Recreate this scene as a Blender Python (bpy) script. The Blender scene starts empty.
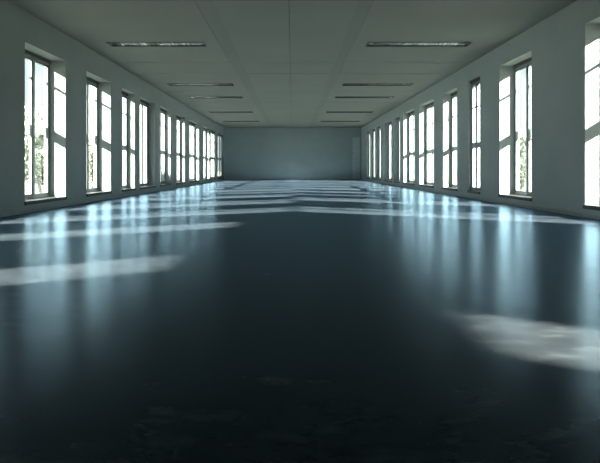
import bpy, bmesh, math, random
from mathutils import Vector

random.seed(7)
scene = bpy.context.scene
COL = scene.collection

# ------------------------------------------------------------------ sizes
HW = 4.77          # half width of the hall
H = 3.62           # ceiling height
CAM = 0.80         # camera height
FAR = 36.36        # far wall
NEAR = -5.0        # wall behind the camera
TH = 0.45          # thickness of the window walls
F = 524.0          # focal length in pixels of a 600 px wide frame


# ------------------------------------------------------------------ materials
def new_mat(name):
    m = bpy.data.materials.new(name)
    m.use_nodes = True
    nt = m.node_tree
    b = nt.nodes['Principled BSDF']
    return m, nt, b


def coords(nt, scale=(1, 1, 1)):
    tc = nt.nodes.new('ShaderNodeTexCoord')
    mp = nt.nodes.new('ShaderNodeMapping')
    mp.inputs['Scale'].default_value = scale
    nt.links.new(tc.outputs['Object'], mp.inputs['Vector'])
    return mp


def noise(nt, vec, scale, detail=4, rough=0.55):
    n = nt.nodes.new('ShaderNodeTexNoise')
    n.inputs['Scale'].default_value = scale
    n.inputs['Detail'].default_value = detail
    n.inputs['Roughness'].default_value = rough
    nt.links.new(vec.outputs[0], n.inputs['Vector'])
    return n


def ramp(nt, src, stops):
    r = nt.nodes.new('ShaderNodeValToRGB')
    els = r.color_ramp.elements
    while len(els) < len(stops):
        els.new(0.5)
    for e, (p, c) in zip(els, stops):
        e.position = p
        e.color = (*c, 1) if len(c) == 3 else c
    nt.links.new(src, r.inputs['Fac'])
    return r


def paint(name, c1, c2, rough=0.75, scale=1.3, bump=0.05):
    m, nt, b = new_mat(name)
    mp = coords(nt)
    n = noise(nt, mp, scale, 5)
    r = ramp(nt, n.outputs['Fac'], [(0.3, c1), (0.7, c2)])
    nt.links.new(r.outputs['Color'], b.inputs['Base Color'])
    b.inputs['Roughness'].default_value = rough
    n2 = noise(nt, mp, 160, 2)
    bp = nt.nodes.new('ShaderNodeBump')
    bp.inputs['Strength'].default_value = bump
    bp.inputs['Distance'].default_value = 0.01
    nt.links.new(n2.outputs['Fac'], bp.inputs['Height'])
    nt.links.new(bp.outputs['Normal'], b.inputs['Normal'])
    return m


def plain(name, c, rough=0.5, metal=0.0, var=0.12, scale=9):
    m, nt, b = new_mat(name)
    mp = coords(nt)
    n = noise(nt, mp, scale, 3)
    lo = tuple(x * (1 - var) for x in c)
    hi = tuple(min(1, x * (1 + var)) for x in c)
    r = ramp(nt, n.outputs['Fac'], [(0.3, lo), (0.7, hi)])
    nt.links.new(r.outputs['Color'], b.inputs['Base Color'])
    b.inputs['Roughness'].default_value = rough
    b.inputs['Metallic'].default_value = metal
    return m


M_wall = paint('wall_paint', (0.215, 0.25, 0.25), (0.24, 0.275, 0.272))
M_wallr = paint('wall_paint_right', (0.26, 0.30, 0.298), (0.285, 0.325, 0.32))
M_back = paint('far_wall_paint', (0.215, 0.262, 0.268), (0.24, 0.285, 0.288))
M_ceil = paint('ceiling_board', (0.235, 0.265, 0.245), (0.26, 0.285, 0.265), 0.85, 0.6)
M_strip = paint('ceiling_strip', (0.215, 0.243, 0.226), (0.238, 0.263, 0.245), 0.85, 0.6)
M_gap = plain('ceiling_void', (0.05, 0.055, 0.055), 0.9)
M_trim = plain('baseboard_paint', (0.2, 0.24, 0.245), 0.5)
M_door = plain('pale_door_paint', (0.33, 0.39, 0.40), 0.5)
M_frame = plain('window_aluminium', (0.19, 0.22, 0.23), 0.4, 0.2)
M_head_shade = plain('frame_head_shade', (0.025, 0.028, 0.03), 0.6)
M_sill = plain('dark_stone_sill', (0.016, 0.018, 0.02), 0.5)
M_fin = plain('stripe_caster_fin', (0.30, 0.32, 0.33), 0.5)
M_steel = plain('brushed_reflector', (0.75, 0.78, 0.78), 0.18, 1.0, 0.2, 30)
M_case = plain('dark_light_casing', (0.05, 0.058, 0.055), 0.5)
M_ground = plain('dry_pale_ground', (0.06, 0.066, 0.05), 0.95, 0, 0.25, 0.5)
M_bark = plain('grey_bark', (0.12, 0.115, 0.105), 0.9)
M_leaf = plain('sage_leaf', (0.23, 0.255, 0.21), 0.7, 0, 0.35, 3)
M_leaf2 = plain('olive_leaf', (0.25, 0.26, 0.19), 0.7, 0, 0.35, 3)


def glass():
    m = bpy.data.materials.new('clear_glass')
    m.use_nodes = True
    nt = m.node_tree
    nt.nodes.clear()
    out = nt.nodes.new('ShaderNodeOutputMaterial')
    mix = nt.nodes.new('ShaderNodeMixShader')
    tr = nt.nodes.new('ShaderNodeBsdfTransparent')
    tr.inputs['Color'].default_value = (0.95, 0.985, 0.98, 1)
    gl = nt.nodes.new('ShaderNodeBsdfGlossy')
    gl.inputs['Roughness'].default_value = 0.02
    lw = nt.nodes.new('ShaderNodeLayerWeight')
    lw.inputs['Blend'].default_value = 0.5
    pw = nt.nodes.new('ShaderNodeMath')
    pw.operation = 'POWER'
    pw.inputs[1].default_value = 5.0
    nt.links.new(lw.outputs['Facing'], pw.inputs[0])
    ma = nt.nodes.new('ShaderNodeMath')
    ma.operation = 'MULTIPLY_ADD'
    ma.inputs[1].default_value = 0.45
    ma.inputs[2].default_value = 0.03
    nt.links.new(pw.outputs[0], ma.inputs[0])
    nt.links.new(ma.outputs[0], mix.inputs['Fac'])
    nt.links.new(tr.outputs[0], mix.inputs[1])
    nt.links.new(gl.outputs[0], mix.inputs[2])
    nt.links.new(mix.outputs[0], out.inputs['Surface'])
    return m


M_glass = glass()


def floor_mat():
    m = bpy.data.materials.new('polished_dark_screed')
    m.use_nodes = True
    nt = m.node_tree
    nt.nodes.clear()
    out = nt.nodes.new('ShaderNodeOutputMaterial')
    mix = nt.nodes.new('ShaderNodeMixShader')
    df = nt.nodes.new('ShaderNodeBsdfDiffuse')
    gl = nt.nodes.new('ShaderNodeBsdfGlossy')
    gl.inputs['Color'].default_value = (0.43, 0.61, 0.81, 1)
    fr = nt.nodes.new('ShaderNodeFresnel')
    fr.inputs['IOR'].default_value = 1.42
    nt.links.new(fr.outputs[0], mix.inputs['Fac'])
    nt.links.new(df.outputs[0], mix.inputs[1])
    nt.links.new(gl.outputs[0], mix.inputs[2])
    nt.links.new(mix.outputs[0], out.inputs['Surface'])
    mp = coords(nt)
    big = noise(nt, mp, 0.45, 5, 0.6)
    col = ramp(nt, big.outputs['Fac'], [(0.28, (0.014, 0.0165, 0.020)), (0.55, (0.021, 0.024, 0.027)), (0.8, (0.029, 0.031, 0.033))])
    mp2 = coords(nt, (1.0, 2.2, 1.0))
    mid = noise(nt, mp2, 3.6, 6, 0.66)
    v = ramp(nt, mid.outputs['Fac'], [(0.34, (0.55,) * 3), (0.52, (0.88,) * 3), (0.68, (1.75,) * 3)])
    mul = nt.nodes.new('ShaderNodeMix')
    mul.data_type = 'RGBA'
    mul.blend_type = 'MULTIPLY'
    mul.inputs['Factor'].default_value = 1.0
    nt.links.new(col.outputs['Color'], mul.inputs['A'])
    nt.links.new(v.outputs['Color'], mul.inputs['B'])
    nt.links.new(mul.outputs['Result'], df.inputs['Color'])
    rr = ramp(nt, mid.outputs['Fac'], [(0.3, (0.21,) * 3), (0.75, (0.28,) * 3)])
    nt.links.new(rr.outputs['Color'], gl.inputs['Roughness'])
    fine = noise(nt, mp, 60, 2, 0.5)
    b1 = nt.nodes.new('ShaderNodeBump')
    b1.inputs['Strength'].default_value = 0.05
    b1.inputs['Distance'].default_value = 0.002
    nt.links.new(fine.outputs['Fac'], b1.inputs['Height'])
    nt.links.new(b1.outputs['Normal'], gl.inputs['Normal'])
    return m


M_floor = floor_mat()


# ------------------------------------------------------------------ mesh helpers
def add_box(bm, x0, x1, y0, y1, z0, z1, mi=0):
    if x0 > x1: x0, x1 = x1, x0
    if y0 > y1: y0, y1 = y1, y0
    vs = [bm.verts.new(p) for p in ((x0, y0, z0), (x1, y0, z0), (x1, y1, z0), (x0, y1, z0),
                                    (x0, y0, z1), (x1, y0, z1), (x1, y1, z1), (x0, y1, z1))]
    for f in ((0, 3, 2, 1), (4, 5, 6, 7), (0, 1, 5, 4), (1, 2, 6, 5), (2, 3, 7, 6), (3, 0, 4, 7)):
        fc = bm.faces.new([vs[i] for i in f])
        fc.material_index = mi


def obj(name, bm, mats, parent=None, bevel=0.0):
    me = bpy.data.meshes.new(name)
    bm.normal_update()
    bm.to_mesh(me)
    bm.free()
    o = bpy.data.objects.new(name, me)
    COL.objects.link(o)
    for m in (mats if isinstance(mats, (list, tuple)) else [mats]):
        me.materials.append(m)
    if parent:
        o.parent = parent
    if bevel:
        md = o.modifiers.new('bevel', 'BEVEL')
        md.width = bevel
        md.segments = 2
        md.limit_method = 'ANGLE'
    return o


def struct(o):
    o['kind'] = 'structure'
    return o


def thing(name, label, cat, loc=(0, 0, 0), group=None):
    o = bpy.data.objects.new(name, None)
    o.empty_display_size = 0.2
    COL.objects.link(o)
    o.location = loc
    o['label'] = label
    o['category'] = cat
    if group:
        o['group'] = group
    return o


# ------------------------------------------------------------------ windows: (near y, far y, reveal depth, far stile, style)
# style: 'fin' = added stripe-casting fins outside, 'bar' = a transom, 'half' = transom in the near sash and the added fins outside
SILL = 0.18
TOP = {-1: 3.06, 1: 3.16}
WIN = {
    -1: [(1.75, 2.80, .33, .05, 'single', 2.48), (4.65, 5.7, .33, .05, 'single', 2.60),
         (6.90, 8.20, .33, .05, 'none'),
         (9.34, 11.01, .33, .05, 'fin'), (12.14, 13.75, .33, .05, 'fin'), (14.63, 15.84, .22, .05, 'bar'),
         (16.39, 18.20, .22, .20, 'none'), (18.9, 20.5, .20, .05, 'bar'), (21.5, 23.2, .20, .05, 'bar'),
         (24.3, 26.7, .22, .05, 'bar'), (28.1, 30.0, .20, .05, 'bar'), (30.6, 32.6, .08, .05, 'bar'),
         (33.4, 35.9, .03, .12, 'bar')],
    1: [(-0.15, 0.80, .33, .05, 'single', 2.66),
        (6.90, 8.54, .33, .05, 'fin'), (10.45, 12.06, .33, .05, 'half'), (13.33, 14.20, .07, .05, 'bar'),
        (15.17, 16.58, .26, .05, 'bar'), (17.7, 19.68, .25, .05, 'bar'), (20.5, 22.5, .23, .05, 'bar'),
        (23.3, 24.6, .20, .16, 'none'), (25.2, 27.2, .20, .20, 'none'), (28.4, 30.1, .20, .20, 'none'),
        (30.3, 31.8, .14, .12, 'none'), (32.3, 33.65, .14, .12, 'none')],
}


def build_wall(side):
    bm = bmesh.new()
    xi, xo = side * HW, side * (HW + TH)
    y = NEAR - 0.3
    top = TOP[side]
    for (a, b, *_r) in WIN[side]:
        add_box(bm, xi, xo, y, a, 0, H)
        add_box(bm, xi, xo, a, b, 0, SILL)
        add_box(bm, xi, xo, a, b, _r[3] if len(_r) > 3 else top, H)
        y = b
    # the last pier on the left is thin, so its window looks straight out
    add_box(bm, xi, side * (HW + .12) if side < 0 else xo, y, FAR + 0.3, 0, H)
    bmesh.ops.remove_doubles(bm, verts=bm.verts, dist=1e-5)
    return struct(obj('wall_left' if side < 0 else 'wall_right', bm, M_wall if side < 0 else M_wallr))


build_wall(-1)
build_wall(1)

bm = bmesh.new()
add_box(bm, -HW, HW, FAR, FAR + 0.3, 0, H)
struct(obj('wall_back', bm, M_back))
bm = bmesh.new()
add_box(bm, -HW, HW, NEAR - 0.3, NEAR, 0, H)
struct(obj('wall_front', bm, M_wall))

bm = bmesh.new()
add_box(bm, -HW - TH, HW + TH, NEAR - 0.3, FAR + 0.3, -0.2, 0)
struct(obj('floor', bm, M_floor))

for side, nm in ((-1, 'left'), (1, 'right')):
    bm = bmesh.new()
    add_box(bm, side * HW, side * (HW - 0.012), NEAR, FAR, 0.0, 0.06)
    struct(obj('baseboard_' + nm, bm, M_trim, bevel=0.003))
bm = bmesh.new()
add_box(bm, -HW + .012, HW - .012, FAR - 0.012, FAR, 0.0, 0.07)
struct(obj('baseboard_back', bm, M_trim, bevel=0.003))

# ------------------------------------------------------------------ ceiling: boards with open joints, two lowered strips, slots for the lights
LROWS = [(11.68, 12.08), (17.35, 17.80), (20.50, 20.95), (25.9, 26.4), (31.0, 31.5)]
LX = {-1: (-4.17, -1.97), 1: (1.68, 4.02)}
STRIPS = [(-1.66, -1.34), (1.12, 1.38)]


def build_ceiling():
    bm = bmesh.new()
    seams = [NEAR, -1.0, 0.85, 2.7, 4.55, 6.4, 8.2] + [13.9, 15.6, 19.2, 22.4, 24.1, 28.0, 29.7, 33.4] + [FAR]
    xs = sorted([-HW, HW] + list(LX[-1]) + list(LX[1]) + [v for s in STRIPS for v in s] + [-0.06])
    ys = sorted(seams + [v for r in LROWS for v in r])
    G = 0.017
    for i in range(len(xs) - 1):
        x0, x1 = xs[i], xs[i + 1]
        xm = (x0 + x1) / 2
        strip = any(s[0] < xm < s[1] for s in STRIPS)
        for j in range(len(ys) - 1):
            y0, y1 = ys[j], ys[j + 1]
            ym = (y0 + y1) / 2
            if any(r[0] < ym < r[1] for r in LROWS) and any(l[0] < xm < l[1] for l in LX.values()):
                continue
            if strip:
                add_box(bm, x0, x1, y0, y1, H + 0.008, H + 0.10, 1)
                continue
            a0 = y0 + (G if y0 in seams and y0 > NEAR else 0)
            a1 = y1 - (G if y1 in seams and y1 < FAR else 0)
            b0 = x0 + (0.005 if x0 == -0.06 else 0)
            b1 = x1 - (0.005 if x1 == -0.06 else 0)
            add_box(bm, b0, b1, a0, a1, H, H + 0.10, 0)
    add_box(bm, -HW - TH, HW + TH, NEAR - 0.3, FAR + 0.3, H + 0.16, H + 0.36, 2)
    # closing edges round the open joint
    for s in (-1, 1):
        add_box(bm, s * HW, s * (HW + TH), NEAR - .3, FAR + .3, H, H + 0.17, 2)
    add_box(bm, -HW, HW, NEAR - .3, NEAR, H, H + .17, 2)
    add_box(bm, -HW, HW, FAR, FAR + .3, H, H + .17, 2)
    return struct(obj('ceiling', bm, [M_ceil, M_strip, M_gap]))


build_ceiling()


# ------------------------------------------------------------------ recessed ceiling lights
def build_light(x0, x1, y0, y1, label):
    cx, cy = (x0 + x1) / 2, (y0 + y1) / 2
    hx, hy = (x1 - x0) / 2 - 0.004, (y1 - y0) / 2 - 0.004
    t = thing('ceiling_light', label, 'ceiling light', (cx, cy, H), 'recessed louvred lights in the ceiling')
    # casing with an open underside
    bm = bmesh.new()
    add_box(bm, -hx, hx, -hy, hy, 0.135, 0.15)
    for s in (-1, 1):
        add_box(bm, s * hx, s * (hx - 0.012), -hy, hy, -0.012, 0.135)
        add_box(bm, -hx + .012, hx - .012, s * hy, s * (hy - 0.012), -0.012, 0.135)
    obj('casing', bm, M_case, t)
    # bright reflector: a folded trough
    bm = bmesh.new()
    n, mx = 5, 30
    rows = []
    for q in range(mx + 1):
        x = -hx + .016 + (2 * hx - .032) * q / mx
        rows.append([bm.verts.new((x, u * (hy - .02), max(.02, 0.112 - 0.085 * u * u + (random.uniform(-.03, .02) if 0 < k < n else 0))))
                     for k, u in ((k, -1 + 2 * k / n) for k in range(n + 1))])
    for q in range(mx):
        for k in range(n):
            bm.faces.new((rows[q][k], rows[q][k + 1], rows[q + 1][k + 1], rows[q + 1][k]))
    obj('reflector', bm, M_steel, t)
    # two tubes
    for s in (-1, 1):
        bm = bmesh.new()
        r = bmesh.ops.create_cone(bm, segments=14, radius1=0.013, radius2=0.013, depth=2 * hx - 0.1, cap_ends=True)
        for v in bm.verts:
            v.co = Vector((v.co.z, v.co.y + s * hy * 0.45, v.co.x + 0.062))
        obj('tube', bm, M_door, t)
    # louvre of cross blades, each a little bent, with a spine
    bm = bmesh.new()
    k = int(2 * hx / 0.085)
    for i in range(k):
        x = -hx + 0.05 + (2 * hx - 0.1) * i / (k - 1)
        a = random.uniform(-0.022, 0.022)
        b = random.uniform(-0.015, 0.015)
        th = random.uniform(0.002, 0.012)
        v = [bm.verts.new(p) for p in ((x - th + a, -hy + .02, 0.0), (x + th + a, -hy + .02, 0.0),
                                       (x + th + b, hy - .02, 0.0), (x - th + b, hy - .02, 0.0),
                                       (x - .001, -hy + .02, 0.04), (x + .001, -hy + .02, 0.04),
                                       (x + .001, hy - .02, 0.04), (x - .001, hy - .02, 0.04))]
        for f in ((0, 3, 2, 1), (4, 5, 6, 7), (0, 1, 5, 4), (1, 2, 6, 5), (2, 3, 7, 6), (3, 0, 4, 7)):
            bm.faces.new([v[q] for q in f])
    add_box(bm, -hx + .02, hx - .02, -0.006, 0.006, -0.004, 0.036)
    obj('louvre', bm, M_steel, t)
    return t


place = ['nearest', 'second', 'third', 'fourth', 'farthest']
for ri, (y0, y1) in enumerate(LROWS):
    for s, nm in ((-1, 'left'), (1, 'right')):
        x0, x1 = LX[s]
        if ri == 0:
            lab = 'largest dark slot light with glinting louvre, above the %s windows, closest to the viewer' % nm
        elif ri == 4:
            lab = 'farthest thin slot light in the ceiling beside the %s windows, before the far wall' % nm
        else:
            lab = '%s slot light from the viewer in the row along the %s side of the ceiling' % (place[ri], nm)
        build_light(x0, x1, y0, y1, lab)


# ------------------------------------------------------------------ windows
def build_window(idx, side, a, b, t, fs, style, top=None):
    top = top or TOP[side]
    root = bpy.data.objects.new('window_%d' % idx, None)
    COL.objects.link(root)
    root.location = (side * HW, (a + b) / 2, SILL)
    root['kind'] = 'structure'
    ym = (a + b) / 2

    def L(bm, u0, u1, y0, y1, z0, z1, mi=0):      # u = distance outwards from the inner wall face
        add_box(bm, side * u0, side * u1, y0 - ym, y1 - ym, z0 - SILL, z1 - SILL, mi)

    s0 = SILL + 0.03
    u0, u1 = t, t + 0.075
    W = b - a
    my = a + W * 0.60          # meeting stiles
    # sill board
    bm = bmesh.new()
    L(bm, 0.002, t + 0.02, a + .002, b - .002, SILL, s0)
    L(bm, -0.03, 0.0, a - .02, b + .02, SILL - 0.035, s0)
    obj('sill', bm, M_sill, root, bevel=0.004)
    # outer frame
    fr = 0.045
    nst = 0.05
    bm = bmesh.new()
    L(bm, u0, u1, a + .001, a + nst, s0, top - .001)
    L(bm, u0, u1, b - fs, b - .001, s0, top - .001)
    L(bm, u0, u1, a + nst, b - fs, s0, s0 + fr)
    L(bm, u0, u1, a + nst, b - fs, top - 0.10, top - .001)
    if style != 'single':
        L(bm, u0, u1, my - 0.03, my + 0.03, s0 + fr, top - 0.10)
    frame = obj('window_frame', bm, M_frame, root, bevel=0.004)
    # dark strip under the head: shade on the frame head, put into the colour
    bm = bmesh.new()
    L(bm, u0 - 0.05, u0 - 0.001, a + .003, b - max(fs, .06) - .02, top - 0.085, top - .003)
    obj('head_shade', bm, M_head_shade, root, bevel=0.006)
    z_bar = 1.42
    for (p, q, which) in (((a + nst, b - fs, 'far'),) if style == 'single' else
                          ((a + nst, my - .03, 'near'), (my + .03, b - fs, 'far'))):
        sw = 0.032 if which == 'far' else 0.04
        bm = bmesh.new()
        p0, q0 = p + .004, q - .004
        far_st = 0.012 if which == 'far' else sw
        L(bm, u0 + .012, u1 - .012, p0, p0 + sw, s0 + fr + .003, top - .103)
        L(bm, u0 + .012, u1 - .012, q0 - far_st, q0, s0 + fr + .003, top - .103)
        L(bm, u0 + .012, u1 - .012, p0 + sw, q0 - far_st, s0 + fr + .003, s0 + fr + .045)
        L(bm, u0 + .012, u1 - .012, p0 + sw, q0 - far_st, top - .145, top - .103)
        sash = obj('sash', bm, M_frame, root, bevel=0.003)
        bm = bmesh.new()
        L(bm, u0 + .034, u0 + .038, p0 + sw - .004, q0 - far_st + .004, s0 + fr + .04, top - .14)
        obj('pane', bm, M_glass, sash)
        if style == 'bar' or (style == 'half' and which == 'near'):
            h = 0.07 if style == 'bar' else 0.012
            bm = bmesh.new()
            L(bm, u0 + .010, u1 - .010, p0 + sw + .001, q0 - far_st - .001, z_bar - h, z_bar + h)
            obj('transom', bm, M_frame, sash, bevel=0.003)
            if style == 'bar':
                bm = bmesh.new()
                L(bm, u0 + .020, u1 - .020, p0 + sw + .001, q0 - far_st - .001, 2.42, 2.445)
                obj('glazing_bar', bm, M_frame, sash)
    # added unseen fins outside, placed to cast stripes on the reveal, on two brackets at the near end and the middle
    if style in ('fin', 'half'):
        D = TH + 0.45
        dz = (D - t) * SLS[side]
        bm = bmesh.new()
        L(bm, D, D + 0.03, b - 1.15, b - .28, 1.53 + dz - .11, 1.53 + dz + .11)
        L(bm, D, D + 0.03, b - 1.15, b - .28, 2.56 + dz - .028, 2.56 + dz + .028)
        L(bm, D, D + 0.03, b - 1.19, b - 1.15, 1.2, 3.2)
        for z in (1.25, 3.12):
            L(bm, TH, D, b - 1.19, b - 1.15, z, z + .05)
        obj('stripe_caster', bm, M_fin, root)
    return root


SLS = {-1: 0.57, 1: 0.60}     # sun: fall per metre inwards
KF = 0.55     # sun: run along the hall per metre inwards
n = 1
for side in (-1, 1):
    for w in WIN[side]:
        build_window(n, side, *w)
        n += 1

# ------------------------------------------------------------------ pale narrow door in the far wall
root = bpy.data.objects.new('door_1', None)
COL.objects.link(root)
root.location = (4.42, FAR, 0)
root['kind'] = 'structure'
bm = bmesh.new()
for s in (-1, 1):
    add_box(bm, s * .30, s * .265, -0.035, 0, 0.07, 3.0)
add_box(bm, -.265, .265, -0.035, 0, 2.965, 3.0)
obj('door_frame', bm, M_trim, root)
bm = bmesh.new()
add_box(bm, -.26, -.10, -0.022, -.001, 0.075, 2.96)
add_box(bm, -.095, .26, -0.022, -.001, 0.075, 2.96)
leaf = obj('door_leaf', bm, M_door, root, bevel=0.004)

# ------------------------------------------------------------------ outside
bm = bmesh.new()
R = 160
for x0, x1, y0, y1 in ((-R, -HW - TH, -R, R), (HW + TH, R, -R, R),
                       (-HW - TH, HW + TH, -R, NEAR - .3), (-HW - TH, HW + TH, FAR + .3, R)):
    add_box(bm, x0, x1, y0, y1, -0.35, -0.12)
g = struct(obj('ground', bm, M_ground))


# added outside wall that blocks the sun from the last window on the left
for side, nm, y0 in ((-1, 'left', 32.75),):
    bm = bmesh.new()
    add_box(bm, side * (HW + TH), side * (HW + TH + 8.5), y0, y0 + .3, -.12, 9.0)
    struct(obj('sun_block_wall_' + nm, bm, M_wall))


def tree(x, y, h, spread, label, leafmat, nleaf=2600, seed=1, kind='shrub'):
    rnd = random.Random(seed)
    t = thing('leafy_shrub', label, kind, (x, y, -0.12), 'shrubs outside the windows')
    bm = bmesh.new()
    pts = []
    segs = 9
    rings = []
    px = py = 0.0
    for i in range(segs + 1):
        f = i / segs
        r = 0.075 * (1 - f) ** 0.8 + 0.008
        if i:
            px += rnd.uniform(-.06, .06)
            py += rnd.uniform(-.06, .06)
        z = h * 0.93 * f
        pts.append(Vector((px, py, z)))
        rings.append([bm.verts.new((px + r * math.cos(q * math.pi / 4), py + r * math.sin(q * math.pi / 4), z)) for q in range(8)])
    for i in range(segs):
        for q in range(8):
            bm.faces.new((rings[i][q], rings[i][(q + 1) % 8], rings[i + 1][(q + 1) % 8], rings[i + 1][q]))
    bm.faces.new(rings[-1])
    tips = []
    for k in range(34):
        f = rnd.uniform(0.12, 0.97)
        i = min(segs - 1, int(f * segs))
        base = pts[i].lerp(pts[i + 1], f * segs - i)
        an = rnd.uniform(0, 2 * math.pi)
        ln = spread * (1.0 - 0.65 * f) * rnd.uniform(.5, 1.0)
        tip = base + Vector((math.cos(an) * ln, math.sin(an) * ln, ln * rnd.uniform(.3, .9)))
        tips.append((base, tip))
        ra, rb = 0.018, 0.005
        va = [bm.verts.new(base + Vector((ra * math.cos(c), ra * math.sin(c), 0))) for c in (0, 2.09, 4.19)]
        vb = [bm.verts.new(tip + Vector((rb * math.cos(c), rb * math.sin(c), 0))) for c in (0, 2.09, 4.19)]
        for q in range(3):
            bm.faces.new((va[q], va[(q + 1) % 3], vb[(q + 1) % 3], vb[q]))
    obj('trunk', bm, M_bark, t)
    bm = bmesh.new()
    for k in range(nleaf):
        base, tip = rnd.choice(tips)
        c = base.lerp(tip, rnd.uniform(.3, 1.05)) + Vector((rnd.gauss(0, .13), rnd.gauss(0, .13), rnd.gauss(0, .13)))
        c.z = max(c.z, .05)
        ln, wd = rnd.uniform(.07, .13), rnd.uniform(.03, .055)
        d = Vector((rnd.gauss(0, 1), rnd.gauss(0, 1), rnd.gauss(-.3, 1))).normalized()
        e = d.cross(Vector((rnd.gauss(0, 1), rnd.gauss(0, 1), rnd.gauss(0, 1)))).normalized()
        v = [bm.verts.new(c - d * ln), bm.verts.new(c + e * wd), bm.verts.new(c + d * ln), bm.verts.new(c - e * wd)]
        bm.faces.new(v)
    obj('foliage', bm, leafmat, t)
    return t


def px_at(px, y):
    return (px - 292.5) / F * y


TREES = [
    (20, 21.5, 3.2, 1.05, 'pale sage shrub outside the nearest left window, behind its near sash', M_leaf, 5200, 3),
    (40, 18.5, 2.9, 1.0, 'tallest pale leafy shrub, seen through the far sash of the nearest left window', M_leaf, 6000, 4),
    (91, 25, 2.2, 1.2, 'low olive shrub outside the second window on the left', M_leaf2, 4200, 5),
    (522, 20, 2.2, 0.8, 'thin grey-green shrub outside the right window that has a sunlit reveal on its left', M_leaf, 3400, 6),
]
for (px, y, h, sp, lab, lm, nl, sd) in TREES:
    tree(px_at(px, y), y, h, sp, lab, lm, nl, sd)

# ------------------------------------------------------------------ light
w = bpy.data.worlds.new('sky')
scene.world = w
w.use_nodes = True
nt = w.node_tree
bg = nt.nodes['Background']
tc = nt.nodes.new('ShaderNodeTexCoord')
sep = nt.nodes.new('ShaderNodeSeparateXYZ')
nt.links.new(tc.outputs['Generated'], sep.inputs[0])
rp = ramp(nt, sep.outputs['Z'], [(0.0, (0.90, 0.96, 0.96)), (0.35, (0.80, 0.92, 1.0)), (1.0, (0.55, 0.75, 1.0))])
nt.links.new(rp.outputs['Color'], bg.inputs['Color'])
bg.inputs['Strength'].default_value = 1.15

for side, nm in ((-1, 'left'), (1, 'right')):
    ld = bpy.data.lights.new('sun_' + nm, 'SUN')
    ld.energy = 112
    ld.color = (1.0, 0.94, 0.82)
    ld.angle = math.radians(1.8)
    lo = bpy.data.objects.new('sun_' + nm, ld)
    COL.objects.link(lo)
    lo.location = (side * 30, -10, 30)
    d = Vector((-side * 1.0, KF, -SLS[side]))
    lo.rotation_euler = d.to_track_quat('-Z', 'Y').to_euler()

# ------------------------------------------------------------------ camera
cd = bpy.data.cameras.new('camera')
cd.sensor_fit = 'HORIZONTAL'
cd.sensor_width = 36.0
cd.lens = F / 600 * 36.0
cd.shift_x = (300 - 292.5) / 600
cd.shift_y = -(231.5 - 168.5) / 600
cd.clip_end = 500
co = bpy.data.objects.new('camera', cd)
COL.objects.link(co)
co.location = (0, 0, CAM)
co.rotation_euler = (math.radians(90), 0, 0)
scene.camera = co

scene.view_settings.view_transform = 'Standard'
scene.view_settings.look = 'None'
scene.view_settings.exposure = 0.0
scene.cycles.sample_clamp_indirect = 6.0
scene.cycles.use_denoising = True
